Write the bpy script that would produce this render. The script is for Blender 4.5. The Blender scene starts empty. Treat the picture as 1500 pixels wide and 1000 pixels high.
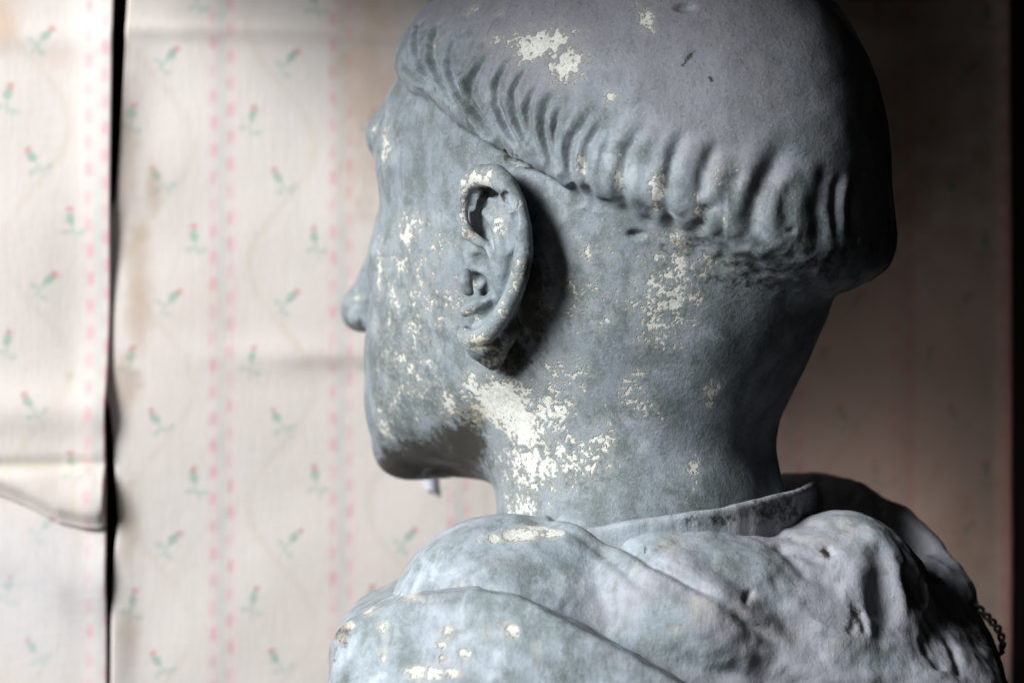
import bpy, math, time
import numpy as np
from mathutils import Vector

T0 = time.time()
S = 0.00026            # metres per modelling unit
D = 3400.0             # camera distance in modelling units
R = math.radians
scene = bpy.context.scene

# ------------------------------------------------------------------ camera
cam_d = bpy.data.cameras.new("camera")
cam = bpy.data.objects.new("camera", cam_d)
scene.collection.objects.link(cam)
cam.location = (0, -D * S, 0)
cam.rotation_euler = (R(90), 0, 0)
cam_d.sensor_width = 22.3
cam_d.lens = 22.3 / 2 / (750.0 / D)
cam_d.clip_start = 0.05
cam_d.clip_end = 50
cam_d.dof.use_dof = True
cam_d.dof.focus_distance = (D - 235) * S
cam_d.dof.aperture_fstop = 3.9
scene.camera = cam

# ------------------------------------------------------------------ light
world = bpy.data.worlds.new("World")
scene.world = world
world.use_nodes = True
world.node_tree.nodes["Background"].inputs[0].default_value = (0.9, 0.85, 0.8, 1)
world.node_tree.nodes["Background"].inputs[1].default_value = 0.003

def area(name, loc, target, sx, sy, power, col):
    l = bpy.data.lights.new(name, 'AREA')
    l.shape = 'RECTANGLE'; l.size = sx; l.size_y = sy
    l.energy = power; l.color = col
    o = bpy.data.objects.new(name, l)
    scene.collection.objects.link(o)
    o.location = loc
    o.rotation_euler = (Vector(target) - Vector(loc)).to_track_quat('-Z', 'Y').to_euler()
    return o
area("window_light", (-1.04, -0.85, 0.58), (0.0, 0.0, -0.05), 0.45, 0.60, 47.0, (0.95, 0.98, 1.0))
area("added_front_fill", (-0.35, -1.45, -0.38), (0.05, 0.0, 0.0), 0.35, 0.35, 0.5, (1.0, 0.93, 0.86))  # weak front fill, added to lift the dark areas; no real doorway
area("added_wall_fill", (0.155, 0.088, -0.135), (0.175, 0.155, -0.04), 0.06, 0.06, 0.034, (1.0, 0.85, 0.76))  # unseen fill added behind the bust to brighten the right wall

vs = scene.view_settings
vs.view_transform = 'Standard'; vs.look = 'None'; vs.exposure = 0.0; vs.gamma = 1.0
scene.render.engine = 'CYCLES'
scene.cycles.max_bounces = 4

# ------------------------------------------------------------------ helpers
f32 = np.float32
def A3(*p): return np.array(p, dtype=f32)

def PX(px, py, Y=0.0):
    """picture coordinates and a depth -> a point in the room (modelling units)"""
    k = (D + Y) / D
    return A3((px - 750) * k, Y, (500 - py) * k)

def smin(a, b, k):
    h = np.maximum(k - np.abs(a - b), 0) / k
    return np.minimum(a, b) - h * h * k * 0.25
def smax(a, b, k): return -smin(-a, -b, k)

def sphere(P, c, r): return np.sqrt(((P - np.asarray(c, f32)) ** 2).sum(1)) - r
def ell(P, c, r):
    q = P - np.asarray(c, f32); r = np.asarray(r, f32)
    k0 = np.sqrt(((q / r) ** 2).sum(1)); k1 = np.sqrt(((q / (r * r)) ** 2).sum(1))
    return k0 * (k0 - 1.0) / np.maximum(k1, 1e-6)
def capsule(P, a, b, ra, rb=None):
    if rb is None: rb = ra
    a = np.asarray(a, f32); b = np.asarray(b, f32)
    ab = b - a; pa = P - a
    h = np.clip(pa @ ab / max(float(ab @ ab), 1e-9), 0, 1)
    return np.sqrt(((pa - h[:, None] * ab) ** 2).sum(1)) - (ra + (rb - ra) * h)
def chain(P, pts, rs, k=0):
    d = None
    for i in range(len(pts) - 1):
        e = capsule(P, pts[i], pts[i + 1], rs[i], rs[i + 1])
        d = e if d is None else (np.minimum(d, e) if k == 0 else smin(d, e, k))
    return d
def polydist(P, pts):
    """distance to a polyline and the parameter 0..1 of the nearest point"""
    best = np.full(len(P), 1e9, f32); tt = np.zeros(len(P), f32)
    n = len(pts) - 1
    for i in range(n):
        a = np.asarray(pts[i], f32); ab = np.asarray(pts[i + 1], f32) - a
        pa = P - a
        h = np.clip(pa @ ab / max(float(ab @ ab), 1e-9), 0, 1)
        e = np.sqrt(((pa - h[:, None] * ab) ** 2).sum(1))
        m = e < best
        best[m] = e[m]; tt[m] = ((i + h) / n)[m]
    return best, tt
def tri(P, a, b, c):
    a, b, c = (np.asarray(v, f32) for v in (a, b, c))
    ba, cb, ac = b - a, c - b, a - c
    pa, pb, pc = P - a, P - b, P - c
    nor = np.cross(ba, ac)
    s = (np.sign(pa @ np.cross(ba, nor)) + np.sign(pb @ np.cross(cb, nor)) + np.sign(pc @ np.cross(ac, nor)))
    def seg(q, e):
        h = np.clip(q @ e / max(float(e @ e), 1e-9), 0, 1)
        return ((q - h[:, None] * e) ** 2).sum(1)
    edge = np.minimum(np.minimum(seg(pa, ba), seg(pb, cb)), seg(pc, ac))
    face = (pa @ nor) ** 2 / max(float(nor @ nor), 1e-9)
    return np.sqrt(np.where(s < 2.0, edge, face))

def vhash(ix, iy, iz, seed):
    n = (ix * 374761393 + iy * 668265263 + iz * 1274126177 + seed * 974634777) & 0x7fffffff
    n = ((n ^ (n >> 13)) * 1274126177) & 0x7fffffff
    return ((n ^ (n >> 16)) & 0xffff).astype(f32) / 65535.0
def noise(P, size, seed=0):
    """smooth value noise in -1..1 with cells of the given size"""
    q = P / size
    i = np.floor(q).astype(np.int64); f = (q - i).astype(f32); f = f * f * (3 - 2 * f)
    r = 0
    for dx in (0, 1):
        wx = f[:, 0] if dx else 1 - f[:, 0]
        for dy in (0, 1):
            wy = f[:, 1] if dy else 1 - f[:, 1]
            for dz in (0, 1):
                wz = f[:, 2] if dz else 1 - f[:, 2]
                r = r + wx * wy * wz * vhash(i[:, 0] + dx, i[:, 1] + dy, i[:, 2] + dz, seed)
    return r * 2 - 1

def chunked(F, P, n=400000):
    if len(P) <= n: return F(P).astype(f32)
    return np.concatenate([F(P[i:i + n]).astype(f32) for i in range(0, len(P), n)])

def surface_net(F, lo, hi, h):
    """mesh of the zero level of F inside a box: sparse sampling, surface nets, projection"""
    lo = np.array(lo, f32); B = 8
    nb = np.ceil((np.array(hi) - lo) / (h * B)).astype(int)
    n = nb * B + 1
    ax = [lo[i] + (np.arange(nb[i]) + 0.5) * h * B for i in range(3)]
    C = np.stack(np.meshgrid(*ax, indexing='ij'), -1).reshape(-1, 3).astype(f32)
    dc = chunked(F, C)
    V = np.repeat(np.repeat(np.repeat(dc.reshape(nb), B, 0), B, 1), B, 2)
    V = np.pad(V, ((0, 1),) * 3, mode='edge')
    act = np.abs(dc) < h * B * 0.87 * 2.4
    act = act.reshape(nb)
    mask = np.repeat(np.repeat(np.repeat(act, B, 0), B, 1), B, 2)
    mask = np.pad(mask, ((0, 1),) * 3)
    mask[1:] |= mask[:-1]; mask[:, 1:] |= mask[:, :-1]; mask[:, :, 1:] |= mask[:, :, :-1]
    idx = np.argwhere(mask)
    V[mask] = chunked(F, (lo + idx * h).astype(f32))
    inside = V < 0
    cnt = np.zeros(tuple(n - 1), np.int8)
    for dx in (0, 1):
        for dy in (0, 1):
            for dz in (0, 1):
                cnt += inside[dx:n[0] - 1 + dx, dy:n[1] - 1 + dy, dz:n[2] - 1 + dz]
    cells = np.argwhere((cnt > 0) & (cnt < 8))
    vid = np.full(tuple(n - 1), -1, np.int32)
    vid[tuple(cells.T)] = np.arange(len(cells))
    acc = np.zeros((len(cells), 3), f32); num = np.zeros(len(cells), f32)
    cor = [(a, b, c) for a in (0, 1) for b in (0, 1) for c in (0, 1)]
    vals = {c: V[cells[:, 0] + c[0], cells[:, 1] + c[1], cells[:, 2] + c[2]] for c in cor}
    for c in cor:
        for k in range(3):
            if c[k] == 0:
                e = list(c); e[k] = 1; e = tuple(e)
                a, b = vals[c], vals[e]
                m = (a < 0) != (b < 0)
                t = a / np.where(m, a - b, 1)
                p = np.tile(np.array(c, f32), (len(cells), 1)); p[:, k] = t
                acc[m] += p[m]; num[m] += 1
    verts = lo + (cells + acc / num[:, None]) * h
    quads = []
    for k in range(3):
        u, v = [(1, 2), (2, 0), (0, 1)][k]
        sl0 = [slice(0, n[i]) for i in range(3)]; sl1 = list(sl0)
        sl0[k] = slice(0, n[k] - 1); sl1[k] = slice(1, n[k])
        a = inside[tuple(sl0)]; b = inside[tuple(sl1)]
        E = np.argwhere(a != b)
        ok = (E[:, u] > 0) & (E[:, v] > 0) & (E[:, u] < n[u] - 1) & (E[:, v] < n[v] - 1)
        E = E[ok]
        flip = b[tuple(E.T)]
        def g(du, dv):
            q = E.copy(); q[:, u] -= du; q[:, v] -= dv
            return vid[tuple(q.T)]
        Q = np.stack([g(1, 1), g(0, 1), g(0, 0), g(1, 0)], 1)
        Q[flip] = Q[flip][:, ::-1]
        quads.append(Q)
    quads = np.concatenate(quads)
    verts = verts.astype(f32)
    for it in range(2):
        d = chunked(F, verts); e = h * 0.35
        g = np.stack([chunked(F, verts + A3(*(e if j == i else 0 for j in range(3)))) -
                      chunked(F, verts - A3(*(e if j == i else 0 for j in range(3)))) for i in range(3)], 1) / (2 * e)
        gn = np.maximum((g ** 2).sum(1), 0.3)
        st = (-d / gn)[:, None] * g
        L = np.sqrt((st ** 2).sum(1)); st *= np.minimum(1, 0.6 * h / np.maximum(L, 1e-6))[:, None]
        verts = (verts + st).astype(f32)
    return verts, quads

def vnormals(V, Q):
    n = np.cross(V[Q[:, 2]] - V[Q[:, 0]], V[Q[:, 3]] - V[Q[:, 1]])
    N = np.zeros_like(V)
    for k in range(4):
        for a in range(3): N[:, a] += np.bincount(Q[:, k], n[:, a], len(V))
    return N / np.maximum(np.linalg.norm(N, axis=1), 1e-9)[:, None]

def march(F, px, py):
    """where the sight line through a picture point meets the surface F"""
    px = np.asarray(px, float); py = np.asarray(py, float)
    o = np.array([0, -D, 0.0]); d = np.stack([(px - 750) / D, np.ones_like(px), (500 - py) / D], 1)
    L = np.linalg.norm(d, axis=1); d = d / L[:, None]
    t = np.full(len(px), D - 900.0)
    for _ in range(90):
        p = (o + d * t[:, None]).astype(f32)
        t += np.clip(F(p), -40, 200) * 0.75
        t = np.minimum(t, D + 900)
    return (o + d * t[:, None]).astype(f32)

def mesh_obj(name, V, Q, mat, parent=None, normals=None, attrs=None, origin=(0, 0, 0), smooth=True):
    me = bpy.data.meshes.new(name)
    V = (np.asarray(V, f32) * S - np.asarray(origin, f32)).astype(f32)
    Q = np.asarray(Q, np.int32)
    me.vertices.add(len(V)); me.vertices.foreach_set("co", V.ravel())
    k = Q.shape[1]
    me.loops.add(Q.size); me.loops.foreach_set("vertex_index", Q.ravel())
    me.polygons.add(len(Q)); me.polygons.foreach_set("loop_start", np.arange(0, Q.size, k, dtype=np.int32))
    me.update(calc_edges=True)
    me.polygons.foreach_set("use_smooth", np.full(len(Q), smooth))
    for an, av in (attrs or {}).items():
        av = np.asarray(av, f32)
        if av.ndim == 2:
            at = me.attributes.new(an, 'FLOAT_COLOR', 'POINT')
            at.data.foreach_set("color", np.concatenate([av, np.ones((len(av), 1), f32)], 1).ravel())
        else:
            at = me.attributes.new(an, 'FLOAT', 'POINT'); at.data.foreach_set("value", av)
    me.materials.append(mat)
    if normals is not None: me.normals_split_custom_set_from_vertices(normals.astype(f32))
    o = bpy.data.objects.new(name, me); scene.collection.objects.link(o)
    if parent: o.parent = parent
    return o

def submesh(V, Q, N, attrs, fm):
    q = Q[fm]; used = np.unique(q); mp = np.full(len(V), -1, np.int32); mp[used] = np.arange(len(used))
    return V[used], mp[q], N[used], {k: v[used] for k, v in attrs.items()}

def tag(o, label=None, cat=None, group=None, kind=None):
    if label: o['label'] = label
    if cat: o['category'] = cat
    if group: o['group'] = group
    if kind: o['kind'] = kind

def sstep(x, a, b):
    t = np.clip((x - a) / (b - a), 0, 1); return t * t * (3 - 2 * t)

# ------------------------------------------------------------------ materials
class NT:
    def __init__(self, name):
        self.m = bpy.data.materials.new(name); self.m.use_nodes = True
        self.t = self.m.node_tree; self.n = self.t.nodes; self.l = self.t.links
        self.b = self.n["Principled BSDF"]
        self.co = self.n.new("ShaderNodeTexCoord").outputs["Object"]
    def set(self, sock, v):
        if hasattr(v, 'is_linked'): self.l.new(v, sock)
        else: sock.default_value = v
    def noise(self, scale, detail=4, rough=0.55, vec=None, dist=0.0):
        n = self.n.new("ShaderNodeTexNoise"); self.set(n.inputs["Vector"], vec or self.co)
        n.inputs["Scale"].default_value = scale; n.inputs["Detail"].default_value = detail
        n.inputs["Roughness"].default_value = rough; n.inputs["Distortion"].default_value = dist
        return n.outputs["Fac"]
    def map(self, scale, rot=(0, 0, 0)):
        n = self.n.new("ShaderNodeMapping"); self.l.new(self.co, n.inputs[0])
        n.inputs["Scale"].default_value = scale; n.inputs["Rotation"].default_value = rot
        return n.outputs[0]
    def math(self, op, a, b=0.0, c=0.0, clamp=False):
        n = self.n.new("ShaderNodeMath"); n.operation = op; n.use_clamp = clamp
        self.set(n.inputs[0], a); self.set(n.inputs[1], b); self.set(n.inputs[2], c)
        return n.outputs[0]
    def ramp(self, v, a, b, lo=0.0, hi=1.0, smooth=True):
        n = self.n.new("ShaderNodeMapRange"); self.set(n.inputs[0], v)
        n.interpolation_type = 'SMOOTHSTEP' if smooth else 'LINEAR'
        for i, x in zip((1, 2, 3, 4), (a, b, lo, hi)): n.inputs[i].default_value = x
        return n.outputs[0]
    def mix(self, f, a, b, mode='MIX'):
        n = self.n.new("ShaderNodeMix"); n.data_type = 'RGBA'; n.blend_type = mode
        self.set(n.inputs[0], f)
        for s, v in ((n.inputs[6], a), (n.inputs[7], b)):
            self.set(s, v if hasattr(v, 'is_linked') else (*v, 1))
        return n.outputs[2]
    def attr(self, name, col=False):
        n = self.n.new("ShaderNodeAttribute"); n.attribute_name = name
        return n.outputs["Color" if col else "Fac"]
    def bump(self, h, dist, prev=None, strength=1.0):
        n = self.n.new("ShaderNodeBump"); n.inputs["Distance"].default_value = dist
        n.inputs["Strength"].default_value = strength
        self.l.new(h, n.inputs["Height"])
        if prev is not None: self.l.new(prev, n.inputs["Normal"])
        return n.outputs[0]

def statue_material(name, robe=False):
    t = NT(name)
    K = 1.14 if robe else 0.81
    wear, dirt_shade, dust = t.attr("wear"), t.attr("dirt_shade"), t.attr("dust")
    big = t.noise(22, 4, 0.6); mid = t.noise(90, 5, 0.65); fine = t.noise(620, 4, 0.7); grain = t.noise(1500, 3, 0.7)
    blue, green, lav, pale = [tuple(v * K for v in c) for c in ((0.270, 0.310, 0.345), (0.160, 0.190, 0.190), (0.290, 0.280, 0.315), (0.430, 0.478, 0.520))]
    c = t.mix(t.ramp(mid, 0.38, 0.66), blue, green)
    c = t.mix(t.ramp(t.noise(60, 4, 0.6, dist=0.6), 0.5, 0.72, 0, 0.75), c, pale)
    dd = t.math('ADD', dust, t.ramp(big, 0.35, 0.7, -0.25, 0.25))
    c = t.mix(t.math('MULTIPLY', t.ramp(dd, 0.25, 0.85), 0.8), c, lav)
    gr = t.math('ADD', t.math('MULTIPLY', t.attr("grime"), 0.8), t.ramp(t.noise(150, 6, 0.68, t.map((1, 1, 0.45))), 0.3, 0.7, -0.42, 0.42))
    c = t.mix(t.math('MULTIPLY', t.ramp(gr, 0.12, 0.62), 0.72), c, (0.088, 0.108, 0.102))
    # speckle of the worn paint
    c = t.mix(t.ramp(fine, 0.57, 0.8, 0, 0.5) if robe else t.ramp(fine, 0.52, 0.74, 0, 0.65), c, (0.085, 0.095, 0.10))
    c = t.mix(t.ramp(grain, 0.52, 0.74, 0, 0.6), c, (0.38, 0.40, 0.42))
    st = t.noise(260, 4, 0.65, t.map((1, 1, 0.16), (0.3, R(38), 0)))
    c = t.mix(t.ramp(st, 0.50, 0.74, 0, 0.38), c, (0.11, 0.125, 0.13))
    # brown dirt and painted-in shade in the hollows, with a ragged outline
    ds = t.math('ADD', dirt_shade, t.ramp(t.noise(330, 6, 0.7), 0.3, 0.7, -0.3, 0.3))
    dm = t.math('MULTIPLY', t.ramp(ds, 0.25, 0.75), t.ramp(dirt_shade, 0.02, 0.2))
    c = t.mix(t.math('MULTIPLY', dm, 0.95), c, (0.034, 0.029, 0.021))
    # paint flaked to the cream plaster
    n1 = t.math('MULTIPLY', t.math('SUBTRACT', t.noise(230, 7, 0.62, dist=0.3), 0.5), 1.7)
    n2 = t.math('MULTIPLY', t.math('SUBTRACT', t.noise(620, 4, 0.6), 0.5), 1.75)
    w = t.math('ADD', t.math('ADD', t.math('MULTIPLY', wear, 0.9), n1), n2)
    gate = t.ramp(wear, 0.50, 0.66) if robe else t.ramp(wear, 0.06, 0.22)
    if robe:
        soft = t.math('ADD', wear, t.math('MULTIPLY', t.math('SUBTRACT', t.noise(130, 7, 0.7), 0.5), 1.6))
        c = t.mix(t.math('MULTIPLY', t.math('MULTIPLY', t.ramp(soft, 0.25, 0.85), t.ramp(wear, 0.05, 0.3)), 0.7), c, (0.47, 0.44, 0.385))
    chip = t.math('MULTIPLY', t.ramp(w, 0.39, 0.66), gate)
    rim = t.math('MULTIPLY', t.ramp(w, 0.28, 0.46), gate)
    c = t.mix(t.math('MULTIPLY', t.math('MULTIPLY', t.ramp(w, 0.02, 0.52), gate), 0.42), c, (0.40, 0.41, 0.39))
    c = t.mix(t.math('MULTIPLY', rim, 0.12), c, (0.115, 0.11, 0.10))
    cream = t.mix(t.ramp(fine, 0.35, 0.65), (0.74, 0.74, 0.69), (0.52, 0.51, 0.45))
    cream = t.mix(t.ramp(dirt_shade, 0.15, 0.6), cream, (0.36, 0.30, 0.20))
    c = t.mix(chip, c, cream)
    t.l.new(c, t.b.inputs["Base Color"])
    t.set(t.b.inputs["Roughness"], t.ramp(mid, 0.3, 0.7, 0.52, 0.72))
    t.b.inputs["Specular IOR Level"].default_value = 0.35
    h = t.math('ADD', t.math('MULTIPLY', chip, -0.55), t.math('MULTIPLY', fine, 0.35))
    b = t.bump(h, 0.0007)
    b = t.bump(grain, 0.00012, b, 0.8)
    b = t.bump(t.noise(70, 3, 0.5), 0.0009, b, 0.6)
    if robe:
        b = t.bump(t.noise(260, 3, 0.6, t.map((1, 1, 0.25), (0, R(35), 0))), 0.0004, b, 0.8)
    t.l.new(b, t.b.inputs["Normal"])
    return t.m
MAT_SKIN = statue_material("worn_grey_blue_paint")
MAT_ROBE = statue_material("worn_robe_paint", True)

def paper_material():
    t = NT("printed_wallpaper")
    c = t.attr("print", True)
    weave = t.noise(420, 3, 0.7, t.map((1, 1, 0.18)))
    weave2 = t.noise(420, 3, 0.7, t.map((0.18, 1, 1)))
    c = t.mix(t.ramp(t.math('ADD', weave, weave2), 0.85, 1.2, 0, 0.10), c, (0.55, 0.46, 0.42))
    st = t.ramp(t.noise(7, 6, 0.62), 0.50, 0.78)
    c = t.mix(t.math('MULTIPLY', st, 0.35), c, (0.50, 0.42, 0.33))
    t.l.new(c, t.b.inputs["Base Color"])
    t.b.inputs["Roughness"].default_value = 0.85
    t.b.inputs["Specular IOR Level"].default_value = 0.15
    b = t.bump(t.noise(14, 4, 0.5), 0.004, None, 0.35)
    b = t.bump(t.math('ADD', weave, weave2), 0.0002, b, 0.7)
    t.l.new(b, t.b.inputs["Normal"])
    return t.m
MAT_PAPER = paper_material()

def flat_material(name, col, col2, scale=30, rough=0.8, stretch=(1, 1, 1), metallic=0.0, bump=0.0006):
    t = NT(name)
    n = t.noise(scale, 6, 0.65, t.map(stretch))
    t.l.new(t.mix(t.ramp(n, 0.35, 0.68), col, col2), t.b.inputs["Base Color"])
    t.b.inputs["Roughness"].default_value = rough; t.b.inputs["Metallic"].default_value = metallic
    t.l.new(t.bump(n, bump), t.b.inputs["Normal"])
    return t.m
MAT_BOARD = flat_material("dark_brown_shade_board", (0.055, 0.036, 0.024), (0.022, 0.015, 0.011), 40, 0.85, (1, 1, 0.1))
MAT_WOOD = flat_material("near_black_wood", (0.014, 0.010, 0.008), (0.006, 0.005, 0.004), 50, 0.7, (1, 1, 0.08))
MAT_WIRE = flat_material("tarnished_wire", (0.28, 0.30, 0.29), (0.10, 0.10, 0.09), 300, 0.55, metallic=0.5)

# ------------------------------------------------------------------ the wall
WA, WT = 455.0, 0.175            # the wall recedes to the right
def wall_y(X): return WA + WT * X
def wall_x(px):                  # X where a sight line meets the wall
    k = (px - 750) / D
    return k * (D + WA) / (1 - k * WT)
def wall_pt(px, py):
    X = wall_x(px); Y = wall_y(X)
    return X, Y, (500 - py) * (D + Y) / D

def grid(u0, u1, v0, v1, step):
    nu = int((u1 - u0) / step) + 1; nv = int((v1 - v0) / step) + 1
    u, v = np.meshgrid(np.linspace(u0, u1, nu), np.linspace(v0, v1, nv), indexing='ij')
    i = np.arange(nu * nv).reshape(nu, nv)
    Q = np.stack([i[:-1, :-1], i[1:, :-1], i[1:, 1:], i[:-1, 1:]], -1).reshape(-1, 4)
    return u.ravel().astype(f32), v.ravel().astype(f32), Q, nu, nv

def box(name, x0, x1, y0, y1, z0, z1, mat, bev=0.0, parent=None, shear=0.0):
    import bmesh
    bm = bmesh.new(); bmesh.ops.create_cube(bm, size=1)
    for v in bm.verts:
        X = x0 + (v.co.x + 0.5) * (x1 - x0)
        v.co = Vector((X, y0 + (v.co.y + 0.5) * (y1 - y0) + shear * X, z0 + (v.co.z + 0.5) * (z1 - z0))) * S
    if bev: bmesh.ops.bevel(bm, geom=bm.edges[:], offset=bev * S, segments=2, affect='EDGES')
    me = bpy.data.meshes.new(name); bm.to_mesh(me); bm.free(); me.materials.append(mat)
    o = bpy.data.objects.new(name, me); scene.collection.objects.link(o)
    if parent: o.parent = parent
    return o
wall = box("wall", -1500, 2300, WA + 26, WA + 90, -1300, 1500, MAT_BOARD, shear=WT)
tag(wall, kind='structure')

shade_board = box('added_shade_board', -800, 1900, -800, WA + 20, 712, 742, MAT_BOARD, 3)  # unseen board, added to shade the crown and the top of the wall
tag(shade_board, kind='structure')
COLW = wall_x(500) - wall_x(325)     # width of one printed column
PER = 355 * 1.10                     # height of one repeat of the sprigs
def paper_print(X, Z, x_stripe, z_phase, seed=0, edge_only=False, sx=1.0):
    """colour of the wallpaper print at (X, Z); x_stripe is the X of a striped band"""
    P3 = np.stack([X, np.zeros_like(X), Z], 1)
    base = np.tile(np.array([0.660, 0.600, 0.560], f32), (len(X), 1))
    fade = noise(P3, 260, seed + 1) * 0.5 + noise(P3, 90, seed + 2) * 0.3
    base += (fade * 0.03)[:, None] * np.array([0.6, 1.0, 1.2], f32)
    u = (X - x_stripe) / COLW
    cu = u - np.floor(u)                                   # 0..1 inside a column, 0 = band
    bx = (u - np.round(u)) * COLW                          # distance from the nearest band
    wob = noise(P3, 60, seed + 3)
    def lay(m, col, a):
        base[:] += (m * a)[:, None] * (np.array(col, f32) - base)
    lay(np.exp(-(bx / 8.5) ** 4), (0.50, 0.53, 0.49), 0.62 + 0.15 * wob)
    for side, off in ((-1, 0.0), (1, 0.5)):
        x0 = side * 13.0
        q = Z / 43.5 + off + seed * 0.3
        dz = (q - np.round(q)) * 43.5
        jit = vhash(np.round(q).astype(np.int64), np.round(u).astype(np.int64), np.full(len(X), side + 2), seed) - 0.5
        lay(np.exp(-((bx - x0 - jit * 1.5) / 5.8) ** 2 - ((dz - jit * 3) / 11.5) ** 4 ), (0.64, 0.29, 0.34), 0.62 + 0.5 * jit)
        lay(np.exp(-((bx - x0) / 5.5) ** 2), (0.72, 0.50, 0.50), 0.30)
    # faint beige ogee line that winds up each column
    ph = (Z - z_phase) / (2 * PER) * 2 * math.pi
    cx = 0.5 + 0.27 * np.cos(ph * 2 + 0.6)
    lay(np.exp(-(((cu - cx) * COLW) / 8.0) ** 2), (0.56, 0.50, 0.41), 0.34 + 0.2 * wob)
    # sprigs: four to a repeat
    for k, (fu, ang) in enumerate(((0.26, -8), (0.49, -48), (0.79, -20), (0.56, 38))):
        q = (Z - z_phase) / PER + k * 0.25
        r = np.round(q); dz = (q - r) * PER
        jx = (vhash(r.astype(np.int64), np.floor(u).astype(np.int64), np.full(len(X), k), seed + 7) - 0.5) * 5
        dx = (cu - fu) * COLW + jx
        a = R(ang * (1 if k != 1 else 1))
        if k == 1: a = R(35)
        if k == 2: a = R(12)
        if k == 3: a = R(-38)
        if k == 0: a = R(-6)
        sx_, sz_ = dx * math.cos(a) + dz * math.sin(a), -dx * math.sin(a) + dz * math.cos(a)
        nz = noise(P3, 7, seed + 11)
        d1 = np.hypot(sx_ / 7.5, (sz_ - 11) / 11) + nz * 0.22
        lay(sstep(-d1, -1.15, -0.6), (0.22, 0.40, 0.31), 0.72)
        for s in (-1, 1):
            d2 = np.hypot((sx_ - s * (11 + (sz_ + 14) * 0.1)) / 9.5, (sz_ + 13 + s * 3) / 6) + nz * 0.3
            lay(sstep(-d2, -1.2, -0.5), (0.34, 0.46, 0.39), 0.5)
        d3 = np.hypot(sx_ / 3.0, (sz_ + 8) / 22) + nz * 0.2
        lay(sstep(-d3, -1.2, -0.5), (0.33, 0.46, 0.38), 0.5)
        d4 = np.hypot((sx_ - 2) / 6.5, (sz_ - 24) / 6) + nz * 0.25
        lay(sstep(-d4, -1.15, -0.6), (0.55, 0.20, 0.21), 0.62)
    return base

def strip(name, xl, xr, z0, z1, xs, zph, seed, relief, label, step=4.2, stain_shade=None, wav=None):
    """a hanging sheet of wallpaper; xl / xr give the two edges as functions of Z; relief lifts it off the wall"""
    u, v, Q, nu, nv = grid(0, 1, z0, z1, 0.5) if False else (None,) * 5
    nz = int((z1 - z0) / step) + 1; nx = int((xr(0) - xl(0)) / step) + 1
    uu, zz = np.meshgrid(np.linspace(0, 1, nx), np.linspace(z0, z1, nz), indexing='ij')
    uu = uu.ravel().astype(f32); zz = zz.ravel().astype(f32)
    i = np.arange(nx * nz).reshape(nx, nz)
    Q = np.stack([i[:-1, :-1], i[1:, :-1], i[1:, 1:], i[:-1, 1:]], -1).reshape(-1, 4)
    a, b = xl(zz), xr(zz)
    X = a + (b - a) * uu
    P3 = np.stack([X, np.zeros_like(X), zz], 1)
    if wav is not None:
        lowz = (zz == zz.min())
    col = paper_print(X, zz, xs, zph, seed)
    if stain_shade is not None:
        for (cx, cz, rx, rz, colr, am) in stain_shade:
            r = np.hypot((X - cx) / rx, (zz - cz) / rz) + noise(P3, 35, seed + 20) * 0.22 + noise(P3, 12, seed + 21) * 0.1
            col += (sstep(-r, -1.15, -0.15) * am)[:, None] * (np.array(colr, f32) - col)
    lift = relief(X, zz) + noise(P3, 120, seed + 30) * 3.0 + noise(P3, 340, seed + 31) * 5.0
    Y = wall_y(X) - lift
    o = mesh_obj(name, np.stack([X, Y, zz], 1), Q[:, ::-1] if False else Q, MAT_PAPER, attrs={"print": np.clip(col, 0.01, 0.9)})
    m = o.modifiers.new("thickness", 'SOLIDIFY'); m.thickness = 3.0 * S; m.offset = 0
    tag(o, label, 'wallpaper', 'strips of old wallpaper on the wall')
    return o

def interp(pairs, toz=True):
    """edge given as (py, px) pairs -> X as a function of Z"""
    py = np.array([p[0] for p in pairs], float); px = np.array([p[1] for p in pairs], float)
    X = np.array([wall_x(p) for p in px]); Z = np.array([(500 - a) * (D + wall_y(x)) / D for a, x in zip(py, X)])
    o = np.argsort(Z)
    return lambda z: np.interp(z, Z[o], X[o]).astype(f32) if hasattr(z, '__len__') else float(np.interp(z, Z[o], X[o]))
def zof(py, px=150):
    return wall_pt(px, py)[2]

BROWN = (0.36, 0.24, 0.15)
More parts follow.
